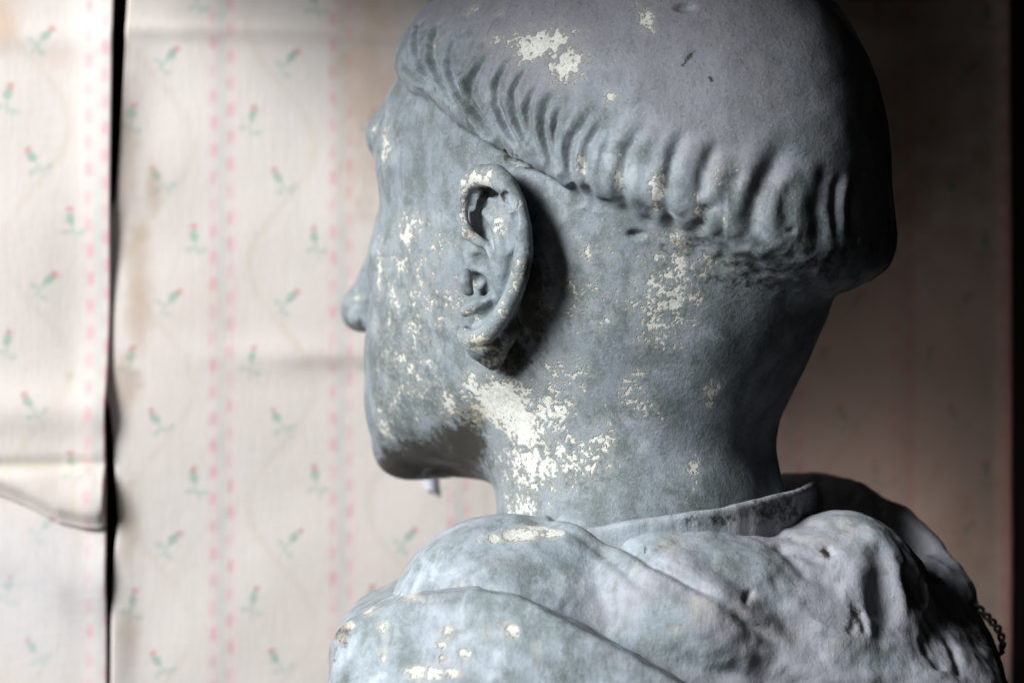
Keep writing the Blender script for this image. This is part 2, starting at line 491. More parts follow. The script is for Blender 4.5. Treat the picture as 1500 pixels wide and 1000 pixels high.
# middle strip, behind the head
main_l = interp([(-400, 196), (0, 189), (100, 184), (200, 178), (290, 171), (345, 150), (560, 148), (600, 163), (640, 168), (700, 172), (760, 176), (800, 171), (900, 166), (1400, 163)])
main_r = interp([(-400, 1072), (1400, 1072)])
def relief_main(X, Z):
    e = X - main_l(Z)
    g = 1 - np.exp(-((Z - zof(445)) / 140) ** 2)
    return 10 - 5 * np.exp(-(e / 60) ** 2) * (1 - g) + 9 * g * np.exp(-(e / 30) ** 2) * (0.6 + 0.4 * np.sin(Z / 130)) + 7 * np.exp(-((Z - zof(520)) / 28) ** 2) * np.exp(-((X - wall_x(440)) / 160) ** 2) \
        + 5 * np.exp(-((Z - zof(44)) / 14) ** 2)
strip("wallpaper_strip", main_l, main_r, -1000, 1000, wall_x(325), zof(180, 370), 3, relief_main,
      "long strip of floral wallpaper with brown stained left edge, behind the face of the bust",
      stain_shade=[(wall_x(205), zof(420), 26, 150, BROWN, 0.55), (wall_x(225), zof(275), 18, 60, BROWN, 0.5), (wall_x(180), zof(230), 30, 200, BROWN, 0.35),
             (wall_x(185), zof(560), 26, 60, BROWN, 0.5), (wall_x(190), zof(770), 20, 90, BROWN, 0.35), (wall_x(190), zof(930), 22, 60, BROWN, 0.35),
             (wall_x(540), zof(120), 70, 300, (0.50, 0.36, 0.26), 0.60), (wall_x(500), zof(530), 130, 16, (0.45, 0.38, 0.33), 0.5),  # first entry: shade beside the face, painted into the paper as tan
             (wall_x(640), zof(660), 60, 120, (0.6, 0.5, 0.42), 0.35), (wall_x(340), zof(44), 260, 8, (0.5, 0.42, 0.36), 0.4),  # last entry: narrow tan band across the sheet near the top
             (wall_x(600), zof(500), 60, 120, (0.55, 0.42, 0.3), 0.4)])
# right strip
right_l = interp([(-400, 1070), (1400, 1070)])
right_r = interp([(-400, 1472), (500, 1478), (1400, 1478)])
def relief_right(X, Z): return 14 + 7 * np.sin(X / 55.0) * 0.6 + 10 * np.exp(-((X - right_r(Z)) / 18) ** 2)
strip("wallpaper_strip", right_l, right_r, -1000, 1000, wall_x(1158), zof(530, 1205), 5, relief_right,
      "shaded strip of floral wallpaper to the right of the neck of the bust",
      stain_shade=[(wall_x(1330), zof(600), 16, 600, (0.5, 0.33, 0.3), 0.45), (wall_x(1470), zof(600), 14, 700, (0.6, 0.25, 0.2), 0.5), (wall_x(1300), zof(560), 300, 500, (0.58, 0.42, 0.38), 0.45),
             (wall_x(1300), zof(100), 260, 330, (0.30, 0.22, 0.16), 0.6), (wall_x(1400), zof(900), 60, 200, BROWN, 0.4)])  # dark blob at top right paints the head's shade onto the paper
# left strip: a loose upper sheet whose torn lower end hangs over the sheet below
left_r = interp([(-400, 176), (0, 170), (120, 168), (300, 166), (480, 163), (580, 160), (700, 158), (768, 158), (800, 159), (900, 160), (1400, 157)])
left_l = interp([(-400, -420), (1400, -420)])
ZT = zof(771)
def tear(X):   # height of the torn lower edge of the upper sheet
    px = 750 + X * 0.885
    return np.interp(X, [wall_x(a) for a in (-420, 0, 40, 90, 130, 150, 158)], [zof(b) for b in (690, 722, 738, 764, 772, 773, 768)]).astype(f32)
def relief_up(X, Z):
    e = left_r(Z) - X
    h = Z - tear(X)
    r = 16 + 10 * np.exp(-(e / 40) ** 2)
    r = r + 20 * np.exp(-((h - 42) / 48) ** 2) * sstep(h, -5, 30) - 9 * np.exp(-((Z - zof(680)) / 13) ** 2) * sstep(X, wall_x(-300), wall_x(60))
    r = r - 14 * np.exp(-((Z - zof(445)) / 125) ** 2) * np.exp(-(e / 70) ** 2)
    return r + 12 * np.exp(-((Z - zof(600)) / 40) ** 2) + 5 * np.exp(-((Z - zof(60)) / 25) ** 2)
def relief_low(X, Z):
    h = Z - tear(X)
    e = left_r(Z) - X
    return 9 + 6 * np.exp(-(e / 25) ** 2) + 14 * np.exp(-((h + 80) / 60) ** 2)
strip("wallpaper_strip", left_l, left_r, -1000, zof(690), wall_x(146) , zof(150, 22) , 9, relief_low,
      "lower left wallpaper sheet hanging in shade below the torn flap",
      stain_shade=[(wall_x(115), zof(800), 14, 60, (0.6, 0.5, 0.35), 0.3), (wall_x(60), zof(850), 180, 160, (0.60, 0.59, 0.62), 0.5)])  # wide lavender-grey patch paints the flap's shade into the sheet's colour
def strip_upper():
    step = 4.2
    x0, z1 = left_l(0), 1000.0
    nx = int((left_r(0) - x0) / step); nz = int((z1 - ZT) / step)
    uu, tt = np.meshgrid(np.linspace(0, 1, nx), np.linspace(0, 1, nz), indexing='ij')
    uu = uu.ravel().astype(f32); tt = tt.ravel().astype(f32)
    X = x0 + (left_r(0) - x0) * uu
    for _ in range(3):
        zb = tear(X); Z = zb + (z1 - zb) * tt; X = x0 + (left_r(Z) - x0) * uu
    P3 = np.stack([X, np.zeros_like(X), Z], 1)
    col = paper_print(X, Z, wall_x(146), zof(150, 22), 9)
    for (cx, cz, rx, rz, colr, am) in [(wall_x(5), zof(30), 45, 75, (0.5, 0.33, 0.22), 0.6), (wall_x(60), zof(680), 120, 10, (0.6, 0.55, 0.42), 0.6),
                                      (wall_x(95), zof(90), 60, 30, (0.6, 0.45, 0.38), 0.3), (wall_x(113), zof(740), 6, 40, (0.6, 0.55, 0.35), 0.5), (wall_x(105), zof(550), 10, 12, (0.45, 0.4, 0.25), 0.5)]:
        r = np.hypot((X - cx) / rx, (Z - cz) / rz) + noise(P3, 35, 29) * 0.22
        col += (sstep(-r, -1.15, -0.15) * am)[:, None] * (np.array(colr, f32) - col)
    lift = relief_up(X, Z) + noise(P3, 120, 39) * 2.5 + noise(P3, 300, 40) * 4
    i = np.arange(nx * nz).reshape(nx, nz)
    Q = np.stack([i[:-1, :-1], i[1:, :-1], i[1:, 1:], i[:-1, 1:]], -1).reshape(-1, 4)
    o = mesh_obj("wallpaper_strip", np.stack([X, wall_y(X) - lift, Z], 1), Q, MAT_PAPER, attrs={"print": np.clip(col, 0.01, 0.9)})
    m = o.modifiers.new("thickness", 'SOLIDIFY'); m.thickness = 3.0 * S; m.offset = 0
    tag(o, "loose upper left wallpaper sheet with a creased torn lower end", 'wallpaper', 'strips of old wallpaper on the wall')
strip_upper()
# dark timber at the right
px0 = wall_x(1481)
post = box("wooden_post", px0, px0 + 210, WA - 30, WA + 24, -1000, 1000, MAT_WOOD, 4, shear=WT)
tag(post, "near black wooden post at the right edge of the wallpaper", 'post')
# scrap of paper under the chin
def scrap():
    u, v, Q, nu, nv = grid(0, 1, 0, 1, 0.08)
    cx, _, cz = wall_pt(620, 712)
    X = cx + 10 + (u - 0.5) * (28 - 16 * v) + 9 * (v - .5); Z = cz - (v - 0.75) * 34 + 4 * np.sin(u * 5)
    Y = wall_y(X) - 15 - 3 * v - 3 * np.sin(u * 3)
    o = mesh_obj("paper_scrap", np.stack([X, Y, Z], 1), Q, flat_material("pale_blue_paper", (0.58, 0.58, 0.64), (0.52, 0.53, 0.60), 60))
    m = o.modifiers.new("thickness", 'SOLIDIFY'); m.thickness = 3 * S
    tag(o, "small pale blue scrap of paper on the wallpaper under the chin", 'paper scrap')
scrap()
print("wall", round(time.time() - T0, 1))

# ------------------------------------------------------------------ the head
AL = R(36); CA, SA = math.cos(AL), math.sin(AL)
HX, HZ = 133.0, 56.0
def to_head(P):
    X = P[:, 0] - HX; Y = P[:, 1]
    return np.stack([-CA * X + SA * Y, -SA * X - CA * Y, P[:, 2] - HZ], 1).astype(f32)
def from_head(f, l, z):
    return A3(HX - f * CA - l * SA, f * SA - l * CA, z + HZ)
def EP(px, py, l):
    """picture point at a lateral distance l from the middle of the head -> room point"""
    k = (px - 750) / D
    f = (HX - SA * l - k * D + CA * k * l) / (CA + SA * k)
    Y = f * SA - l * CA
    return PX(px, py, Y)

def cranium(q): return ell(q, (-18, 0, 165), (365, 278, 420))
def hair_plane(q):       # below = no hair
    f = q[:, 0]
    return q[:, 2] + 6 * noise(q, 34, 71) * sstep(f, -250, 0) + 4 * noise(q, 15, 72) - (0.43 * f + 215 + 9 * np.sin(f / 95.0) - 34 * sstep(-f, 250, 430) + 18 * sstep(f, 180, 320))
def face_sdf(q):
    s = q.copy(); s[:, 1] = np.abs(s[:, 1])
    d = cranium(q)
    d = smin(d, ell(q, (120, 0, 225), (250, 215, 180)), 60)
    d = smin(d, ell(q, (140, 0, 20), (218, 205, 285)), 50)
    d = smin(d, ell(s, (235, 120, 60), (82, 74, 74)), 50)
    d = smin(d, capsule(s, (358, 30, 264), (296, 146, 252), 24), 28)
    d = smin(d, ell(s, (175, 105, -70), (160, 95, 140)), 60)
    d = smin(d, capsule(s, (20, 202, -80), (325, 74, -160), 42, 38), 36)
    d = smin(d, capsule(q, (300, 0, -214), (60, 0, -195), 50, 70), 34)
    d = smin(d, sphere(s, (330, 42, -212), 56), 34)
    d = smin(d, ell(q, (305, 0, -105), (92, 88, 90)), 40)
    d = smin(d, ell(s, (266, 92, -130), (84, 62, 100)), 50)
    d = smax(d, -ell(s, (362, 120, 172), (74, 96, 54)), 26)       # eye sockets
    d = smin(d, sphere(s, (280, 84, 180), 37), 8)
    d = smin(d, capsule(s, (326, 56, 198), (286, 128, 194), 8), 10)
    d = smin(d, capsule(s, (322, 58, 166), (282, 126, 174), 7), 10)
    d = smin(d, capsule(q, (340, 0, 215), (446, 0, 2), 23, 32), 26)  # nose
    d = smin(d, sphere(q, (456, 0, -6), 36), 16)
    d = smin(d, ell(s, (420, 30, -20), (34, 24, 26)), 14)
    d = smax(d, -ell(s, (436, 33, -42), (24, 15, 17)), 4)
    d = smin(d, capsule(s, (380, 0, -98), (356, 44, -104), 14, 6), 10)
    d = smin(d, capsule(s, (378, 0, -128), (356, 38, -122), 15, 7), 10)
    d = smax(d, -capsule(s, (392, 0, -112), (362, 44, -112), 4), 6)
    return d
def neck_sdf(q):
    zz = np.clip((-q[:, 2] - 60) / 400, 0, 1.2)
    cx = -62 + 6 * zz
    rear = sstep(-q[:, 0], -20, 160)
    r = 211 - 8 * np.sin(np.clip(zz, 0, 1) * math.pi) - rear * 9 * np.exp(-((zz - 0.22) / 0.16) ** 2) + rear * 16 * sstep(zz, 0.34, 0.62) + 26 * np.clip(zz - 0.62, 0, 1) ** 1.3 * 2
    d = np.hypot((q[:, 0] - cx), q[:, 1] * 1.02) - r
    return smax(d, np.maximum(q[:, 2] - 60, -520 - q[:, 2]), 60) * 0.9
def hair_sdf(q):
    hp = hair_plane(q)
    d = ell(q, (-36, 0, 165), (402, 296, 424))
    roll = np.exp(-((hp - 52) / 62) ** 2) * (7 + 9 * sstep(-q[:, 0], 150, 420) + 7 * sstep(q[:, 0], -50, 200))
    d = d - roll
    return smax(d, -hp * 0.92, 30 + 34 * sstep(-q[:, 0], 100, 380))

ear_helix = [(716, 361, 290, 5), (703, 355, 296, 7), (686, 343, 302, 8), (677, 321, 304, 8), (677, 292, 304, 9), (686, 269, 306, 11), (706, 257, 312, 14),
             (726, 259, 318, 15), (743, 273, 322, 14), (757, 300, 324, 13), (765, 335, 325, 13), (767, 370, 324, 13), (761, 405, 321, 13), (752, 430, 317, 13),
             (740, 454, 312, 13), (724, 478, 307, 13), (706, 494, 302, 14), (686, 499, 297, 14)]
EH = [EP(*p[:3]) for p in ear_helix]; ER = [p[3] for p in ear_helix]
EB = [EP(p[0], p[1], p[2] - 17) for p in ear_helix]
spine = [EP(*p) for p in ((722, 286, 290), (731, 325, 294), (737, 365, 294), (735, 400, 291), (723, 440, 287), (700, 470, 285))]
fan = []
near_sp = {6: 0, 7: 0, 8: 0, 9: 1, 10: 1, 11: 2, 12: 3, 13: 3, 14: 4, 15: 5, 16: 5, 17: 5}
for a in range(6, 17):
    sa, sb = near_sp[a], near_sp[a + 1]
    fan.append((EB[a], EB[a + 1], spine[sa]))
    if sa != sb: fan.append((EB[a + 1], spine[sa], spine[sb]))
for a in range(5): fan.append((spine[a], spine[a + 1], EP(720, 380, 262)))
arm = [EP(p[0] + 1, p[1], p[2] - 15) for p in ear_helix[1:7]]
ridge = [EP(*p) for p in ((714, 360, 291), (723, 378, 300), (726, 402, 303), (722, 423, 301), (712, 439, 298), (695, 447, 295), (682, 456, 290))]
ridge_r = [5, 6, 7, 7, 8, 9, 8]
anti = [EP(*p) for p in ((712, 312, 292), (724, 322, 302), (733, 345, 308), (737, 372, 309), (735, 398, 306), (728, 418, 301))]
anti_r = [6, 9, 11, 11, 9, 7]
tragus = [EP(*p) for p in ((682, 402, 282), (682, 413, 287), (686, 424, 283))]
lobe = [EP(*p) for p in ((683, 491, 292), (694, 502, 296), (712, 507, 292))]
back_e = [EP(*p) for p in ((758, 310, 300), (763, 350, 300), (760, 390, 298), (750, 430, 295), (735, 478, 288))]
low_e = [EP(*p) for p in ((702, 512, 284), (722, 528, 270), (748, 480, 278))]
ear_c = EP(722, 385, 305)
def ear_sdf(P):
    d = None
    for a, b, c in fan:
        e = tri(P, a, b, c) - 7
        d = e if d is None else np.minimum(d, e)
    d = smin(d, chain(P, back_e, [12, 14, 15, 16, 15]), 10)
    d = smin(d, chain(P, arm, [6, 7, 7, 8, 9, 11]), 5)
    d = smin(d, chain(P, anti, anti_r), 9)
    d = smin(d, chain(P, ridge, ridge_r), 6)
    d = smin(d, chain(P, lobe, [14, 16, 14]), 8)
    d = smin(d, chain(P, low_e, [17, 14, 15]), 10)
    d = smin(d, chain(P, EH, ER), 3)
    return d
carves = []
def head_sdf(P):
    q = to_head(P)
    d = smin(face_sdf(q), neck_sdf(q), 62)
    h = hair_sdf(q)
    d = smin(d, h, 7 + 78 * sstep(-q[:, 0], 150, 420))
    r = sphere(P, ear_c, 190)
    m = (r < 0) & (np.abs(d) < 150)
    if m.any():
        Pm = P[m]; dm = d[m]
        dm = smin(dm, ear_sdf(Pm), 7)
        dm = smin(dm, chain(Pm, tragus, [8, 9, 8]), 18)
        for c3, rr, kk in carves: dm = smax(dm, -chain(Pm, c3, [rr] * len(c3)), kk)
        d[m] = dm
    return d
ear_carve = [([(751, 318), (752, 350), (751, 378), (745, 405), (735, 430), (724, 448), (708, 464), (690, 474)], 8, 3, 0),
    ([(690, 300), (693, 284), (708, 277), (726, 281)], 9, 4, -4), ([(740, 286), (748, 302)], 6, 3, -3),
    ([(697, 410), (708, 424)], 12, 6, -5), ([(700, 380), (712, 400), (712, 425)], 10, 10, 0), ([(712, 378), (715, 400), (710, 420)], 8, 6, 2), ([(680, 352), (697, 364), (713, 373)], 5, 4, 1)]
def ear_up(P): return np.minimum(smin(face_sdf(to_head(P)), hair_sdf(to_head(P)), 7), ear_sdf(P))
_c = []
for pts, rr, kk, off in ear_carve:
    p3 = march(ear_up, [p[0] for p in pts], [p[1] for p in pts])
    _c.append(([p + A3(-0.2, -1, 0) * off for p in p3], rr, kk))
carves.extend(_c)
lo = (-330, -390, -420); hi = (620, 400, 690)
HV, HQ = surface_net(head_sdf, lo, hi, 3.0)
print("head net", len(HV), round(time.time() - T0, 1))

# carved strands of hair
strands = [
 ([(588, 78), (592, 95), (606, 112), (623, 124)], 7, 5), ([(628, 22), (612, 36), (606, 59), (613, 90), (631, 122)], 5, 5),
 ([(655, 22), (638, 40), (630, 62), (632, 92), (648, 124), (668, 155)], 6, 5), ([(690, 35), (664, 60), (655, 84), (662, 112), (680, 146), (700, 178)], 5, 5),
 ([(722, 72), (702, 96), (688, 120), (688, 146), (701, 174), (720, 198)], 8, 6), ([(757, 74), (740, 95), (727, 120), (727, 148), (739, 180), (762, 218)], 6, 5),
 ([(782, 92), (762, 112), (752, 134), (756, 168), (775, 212)], 5, 5), ([(800, 110), (778, 140), (772, 165), (778, 196), (793, 232)], 4, 5),
 ([(815, 130), (800, 155), (796, 180), (800, 210), (812, 245)], 6, 6), ([(835, 145), (818, 168), (812, 195), (816, 230), (828, 262)], 4, 5),
 ([(885, 150), (858, 175), (840, 200), (833, 230), (836, 262), (850, 294)], 8, 6), ([(905, 162), (878, 183), (860, 212), (856, 240), (860, 275), (868, 300)], 6, 6),
 ([(950, 178), (930, 200), (918, 221), (913, 250), (911, 283), (916, 305)], 8, 7),
 ([(1010, 185), (996, 206), (984, 236), (977, 272), (977, 316), (988, 345)], 7, 7),
 ([(1058, 205), (1043, 221), (1031, 254), (1024, 291), (1024, 330)], 6, 7), ([(1057, 296), (1036, 309), (1026, 338)], 7, 7),
 ([(1165, 205), (1142, 228), (1124, 258), (1110, 287), (1102, 320), (1104, 352)], 9, 12), ([(1090, 245), (1078, 262), (1070, 300)], 4, 7),
 ([(1216, 240), (1208, 265), (1200, 305), (1199, 360)], 4, 11), ([(1160, 262), (1150, 290), (1146, 330)], 3, 8),
 ([(1234, 250), (1224, 276), (1221, 305), (1226, 345)], 5, 7), ([(1258, 262), (1249, 290), (1250, 335)], 4, 8),
 ([(701, 182), (708, 190), (718, 198)], 8, 4), ([(738, 217), (752, 228), (770, 238)], 9, 5),
]
flat_pts = [p for s in strands for p in s[0]]
P3 = march(head_sdf, [p[0] for p in flat_pts], [p[1] for p in flat_pts])
strand3 = []; i0 = 0
for s in strands:
    strand3.append(P3[i0:i0 + len(s[0])]); i0 += len(s[0])
HN = vnormals(HV, HQ)
q = to_head(HV); hp = hair_plane(q)
qm = q.copy(); qm[:, 1] = -qm[:, 1]
Vm = np.stack([HX - qm[:, 0] * CA - qm[:, 1] * SA, qm[:, 0] * SA - qm[:, 1] * CA, qm[:, 2] + HZ], 1).astype(f32)
disp = np.zeros(len(HV), f32)
hairy = (hp > -25) & (hp < 330)
warp = noise(HV, 26, 5) * 3.0
for (pts, dep, w), s3 in zip(strands, strand3):
    dep, w = (dep * 1.25, w * 0.85) if pts[0][0] < 880 else (dep * 0.85, w * 1.15)
    for src, front in ((HV, q[:, 1] > -60), (Vm, q[:, 1] < -60)):
        bb = (src > s3.min(0) - 34).all(1) & (src < s3.max(0) + 34).all(1) & hairy & front
        if not bb.any(): continue
        dd, tt = polydist(src[bb], s3)
        dd = np.abs(dd + warp[bb] * 0.5)
        env = sstep(tt, -0.02, 0.35) * (1 - 0.55 * sstep(tt, 0.85, 1.0))
        disp[bb] -= env * dep * (np.exp(-(dd / w) ** 2) - 0.38 * np.exp(-((dd - 2.1 * w) / (1.1 * w)) ** 2))
# fine strands combed between them
ang = np.arctan2(q[:, 1], -(q[:, 0] + 50)) * 300
comb = ang + 26 * np.sin(hp / 70.0) + warp * 1.5
cs = np.stack([comb, hp * 0.16, np.zeros_like(hp)], 1)
fr = sstep(hp, -5, 25) * (1 - sstep(hp, 70, 165))
frontness = sstep(q[:, 0], -220, 60)
disp += fr * (noise(cs, 13, 8) * 1.6 + noise(cs, 5, 9) * 1.3) * (0.35 + 0.75 * frontness)
# gentle unevenness of the cast everywhere
disp += noise(HV, 70, 12) * 2.2 + noise(HV, 28, 13) * 0.9
earm = sphere(HV, ear_c, 120) < 0
disp[earm] *= 0.4
HV2 = (HV + HN * disp[:, None]).astype(f32)
# small pits
for (px_, py_, r_, dp) in ((932, 343, 8, 9), (1003, 12, 9, 5), (1158, 338, 5, 3)):
    c = march(head_sdf, [px_], [py_])[0]
    dd = np.sqrt(((HV - c) ** 2 * A3(0.5, 1, 2.2)).sum(1)); HV2 -= HN * (dp * np.exp(-(dd / r_) ** 4))[:, None]
HN2 = vnormals(HV2, HQ)

# wear, dirt with painted shade, and dust: marks of the paint, each a blob at its place on the surface
def marks(V, F, specs):
    out = np.zeros(len(V), f32)
    c = march(F, [s[0] for s in specs], [s[1] for s in specs])
    for s, p in zip(specs, c):
        rx, rz, am = s[2], s[3], s[4]
        dv = V - p
        r2 = (dv[:, 0] ** 2 + dv[:, 1] ** 2 * 0.3) / rx ** 2 + dv[:, 2] ** 2 / rz ** 2
        out = np.maximum(out, am * np.exp(-r2 * 0.9))
    return out
wear_head = [(790, 65, 55, 24, 0.95), (830, 95, 26, 26, 0.95), (730, 60, 20, 10, .7), (948, 30, 14, 22, .75), (895, 143, 9, 9, .8), (635, 60, 10, 22, .5), (950, 0, 22, 14, .6),
 (690, 15, 12, 8, .7), (565, 215, 16, 30, .72), (548, 190, 8, 10, .6), (600, 338, 34, 26, .72), (590, 385, 18, 18, .62), (640, 360, 34, 22, .5), (555, 390, 8, 60, .6), (605, 485, 18, 24, .62), (620, 430, 60, 80, .42), (600, 540, 60, 90, .42), (575, 430, 20, 80, .5),
 (660, 440, 30, 50, .4), (590, 560, 50, 60, .42), (560, 620, 20, 40, .6), (655, 590, 24, 28, .62), (690, 565, 30, 22, .7),
 (735, 590, 50, 40, 1.15), (765, 625, 42, 42, .95), (800, 600, 40, 40, .72), (775, 680, 60, 44, .78), (840, 670, 52, 36, .70), (760, 740, 50, 24, .68), (880, 640, 24, 40, .5), (820, 550, 50, 30, .52),
 (850, 440, 60, 50, .38), (860, 370, 40, 30, .36), (930, 575, 26, 34, .55), (950, 600, 18, 26, .5), (975, 430, 46, 60, .62), (960, 480, 30, 36, .62), (1000, 390, 60, 22, .5), (1040, 575, 14, 26, .62), (1015, 690, 12, 22, .62), (1050, 378, 34, 10, .6),
 (905, 262, 7, 30, .8), (961, 280, 9, 26, .85), (962, 300, 8, 12, .8), (1020, 300, 6, 30, .6), (1063, 320, 7, 12, .7), (852, 240, 6, 24, .6), (985, 345, 34, 14, .52), (1050, 250, 30, 30, .36), (765, 243, 12, 6, .6), (735, 20, 8, 5, .6),
 (700, 262, 26, 16, .85), (680, 300, 10, 40, .78), (684, 340, 14, 18, .7), (731, 330, 9, 26, .75), (720, 310, 10, 12, .55), (690, 460, 14, 10, .7), (700, 500, 34, 16, .74), (740, 460, 14, 30, .52), (762, 300, 8, 30, .4), (757, 410, 12, 40, .5), (692, 412, 10, 14, .6), (730, 530, 26, 16, .45),
 (520, 440, 14, 18, .45), (550, 480, 10, 20, .5)]
wear = marks(HV, head_sdf, wear_head)
dirt_shade_head = [(640, 672, 80, 34, 1.2), (590, 685, 44, 26, 1.2), (665, 690, 44, 26, 1.2), (575, 665, 26, 20, .8), (685, 650, 30, 44, 1.2), (640, 640, 30, 14, .6), (690, 620, 30, 34, .8), (660, 640, 34, 24, .9), (560, 640, 16, 20, .4), (740, 525, 34, 30, 1.1), (722, 538, 26, 16, 1.1), (742, 500, 16, 30, 1.0), (780, 440, 24, 70, 1.0), (760, 490, 26, 30, 1.0), (772, 400, 12, 50, .6), (700, 505, 30, 14, .5), (708, 425, 12, 12, .6),
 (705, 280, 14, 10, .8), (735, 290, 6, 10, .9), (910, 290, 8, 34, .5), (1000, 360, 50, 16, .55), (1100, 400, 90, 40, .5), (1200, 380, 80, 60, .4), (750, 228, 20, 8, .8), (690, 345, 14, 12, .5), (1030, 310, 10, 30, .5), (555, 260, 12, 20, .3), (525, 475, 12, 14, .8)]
dirt_shade = marks(HV, head_sdf, dirt_shade_head)  # dirt mixed with painted shade under jaw, ear and lobe and in hollows
# the bottoms of the carved grooves are darkened too, by depth
dirt_shade = np.maximum(dirt_shade, np.clip((-disp - 4) / 12, 0, 0.5) * hairy * (HV[:, 0] > 30))
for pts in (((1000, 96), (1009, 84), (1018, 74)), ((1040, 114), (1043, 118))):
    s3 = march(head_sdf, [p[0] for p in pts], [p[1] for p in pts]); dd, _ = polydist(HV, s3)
    dirt_shade = np.maximum(dirt_shade, 0.8 * np.exp(-(dd / 2.4) ** 2))
dust = np.clip(0.05 + 0.75 * sstep(HN2[:, 2], -0.1, 0.55) * sstep(hp, 40, 150) + 0.25 * sstep(hp, -10, 60) + noise(HV, 60, 44) * 0.15, 0, 1)
grime = marks(HV, head_sdf, [(600, 520, 70, 90, .8), (575, 600, 40, 60, .9), (650, 590, 50, 40, .9), (640, 480, 50, 60, .5), (860, 680, 60, 40, .6), (1000, 430, 90, 70, .55), (900, 470, 90, 60, .35), (1150, 330, 120, 60, .6),
    (550, 240, 20, 50, .7), (830, 420, 40, 60, .4), (700, 130, 60, 60, .35), (1080, 500, 80, 80, .5)])
attrs = {"wear": wear, "dirt_shade": dirt_shade, "dust": dust, "grime": grime}

BASE = Vector((0.045, 0.0, -900 * S))
bust = bpy.data.objects.new("bust", None); scene.collection.objects.link(bust); bust.location = BASE
tag(bust, "weathered grey-blue plaster bust of a tonsured cleric in a hooded robe, paint flaking off", "bust")
fc = HV2[HQ].mean(1)
fq = to_head(fc); fhp = hair_plane(fq)
hairface = (hair_sdf(fq) < 5.0) & (fhp > -3)
dE = np.full(len(fc), 99.0, f32)
mE = sphere(fc, ear_c, 190) < 0
dE[mE] = chunked(ear_sdf, fc[mE].astype(f32))
earface = (dE < 2.2) & ~hairface & (cranium(fq) > -40)
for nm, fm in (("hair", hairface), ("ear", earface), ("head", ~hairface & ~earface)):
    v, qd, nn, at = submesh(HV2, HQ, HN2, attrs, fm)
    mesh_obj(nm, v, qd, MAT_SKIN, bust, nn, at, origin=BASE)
print("head done", round(time.time() - T0, 1))

# ------------------------------------------------------------------ the robe
def curtain(P, pts, th, depth=400):
    """standing sheet along a line of (X, Y, Ztop)"""
    best = np.full(len(P), 1e9, f32); zt = np.zeros(len(P), f32)
    for a, b in zip(pts[:-1], pts[1:]):
        a = np.asarray(a, f32); b = np.asarray(b, f32)
        ab = (b - a)[:2]; pa = P[:, :2] - a[:2]
        h = np.clip(pa @ ab / max(float(ab @ ab), 1e-9), 0, 1)
        e = np.sqrt(((pa - h[:, None] * ab) ** 2).sum(1)); z = a[2] + (b[2] - a[2]) * h
        m = e < best; best[m] = e[m]; zt[m] = z[m]
    return smax(smax(best - th, P[:, 2] - zt, th * 1.3), zt - depth - P[:, 2], 8)

def Bp(P):
    return chain(P, [PX(745, 932, -190), PX(1000, 1092, -240), PX(1300, 1290, -170)], [172, 162, 150])
def Cp(P):
    return chain(P, [PX(826, 866, -190), PX(960, 950, -205), PX(1085, 1040, -215), PX(1300, 1180, -190)], [112, 120, 122, 120])
def Dp(P):
    d = ell(P, PX(1000, 905, -215), (180, 150, 133))
    d = smin(d, sphere(P, PX(1232, 888, -150), 133), 60)
    d = smin(d, capsule(P, PX(1175, 980, -190), PX(1300, 1110, -170), 140, 160), 60)
    d = smin(d, capsule(P, PX(1345, 905, -10), PX(1330, 1090, -160), 92, 165), 40)
    return d
rim_px = [(830, 800, 150), (900, 760, 235), (1000, 712, 265), (1090, 694, 245), (1155, 688, 215), (1210, 687, 180), (1260, 699, 140), (1320, 731, 85), (1368, 776, 30), (1400, 820, -15), (1424, 874, -45), (1446, 934, -65), (1466, 1000, -85), (1480, 1100, -100)]
rim3 = [PX(a, b, c) - A3(0, 0, 4) for a, b, c in rim_px]
def Fp(P):
    d = curtain(P, rim3, 13, 700)
    return d
def body(P):
    d = ell(P, (240, 20, -900), (480, 330, 540))
    d = smin(d, ell(P, PX(720, 1260, -60), (235, 260, 400)), 60)
    return d
def cowl_sdf(P):
    b = Bp(P); c = Cp(P); dd = Dp(P)
    d = smin(smin(body(P), dd, 60), Fp(P), 14)
    # the hollow inside the hood, round the neck
    d = smax(d, -np.maximum(np.hypot((P[:, 0] - 195) / 1.0, P[:, 1] + 20) - 226, -(P[:, 2] + 330)), 10)
    d = smin(d, smin(b, c, 7), 9)
    return smax(d, -P[:, 2] - 880, 6)
_h = march(Dp, [1284, 1292, 1297, 1294], [808, 848, 888, 915])
hollow = [p + A3(6, -3, 0) for p in _h]
_cowl0 = cowl_sdf
def cowl_sdf(P):
    d = _cowl0(P)
    d = smax(d, -chain(P, hollow, [10, 18, 22, 12]), 22)
    d = smax(d, -capsule(P, hollow[1] + A3(60, 30, -6), hollow[2] + A3(66, 10, 10), 26, 22), 20)
    return d
a_edge = [(470, 960), (490, 930), (500, 915), (530, 897), (560, 882), (620, 863), (700, 851), (760, 861), (850, 905), (960, 962), (1030, 1003), (1200, 1118), (1500, 1320)]
ax = np.array([(a - 750) * 0.915 for a, b in a_edge]); az = np.array([(500 - b) * 0.915 for a, b in a_edge])
def mantle_sdf(P):
    front = ell(P, PX(820, 1330, -160), (500, 340, 640))
    under = np.minimum(np.minimum(Bp(P), Cp(P)), Dp(P)) - 10
    d = smin(front, under, 40)
    g = np.interp(P[:, 0], ax, az).astype(f32)
    top = (P[:, 2] - g) * 0.85
    d = smax(d, top, 7)
    d = smax(d, -(P[:, 0] - (488 - 750) * 0.93), 12)
    d = smax(d, P[:, 1] - 40, 20)
    return smax(d, -P[:, 2] - 885, 6)
nring = 40
ring = []
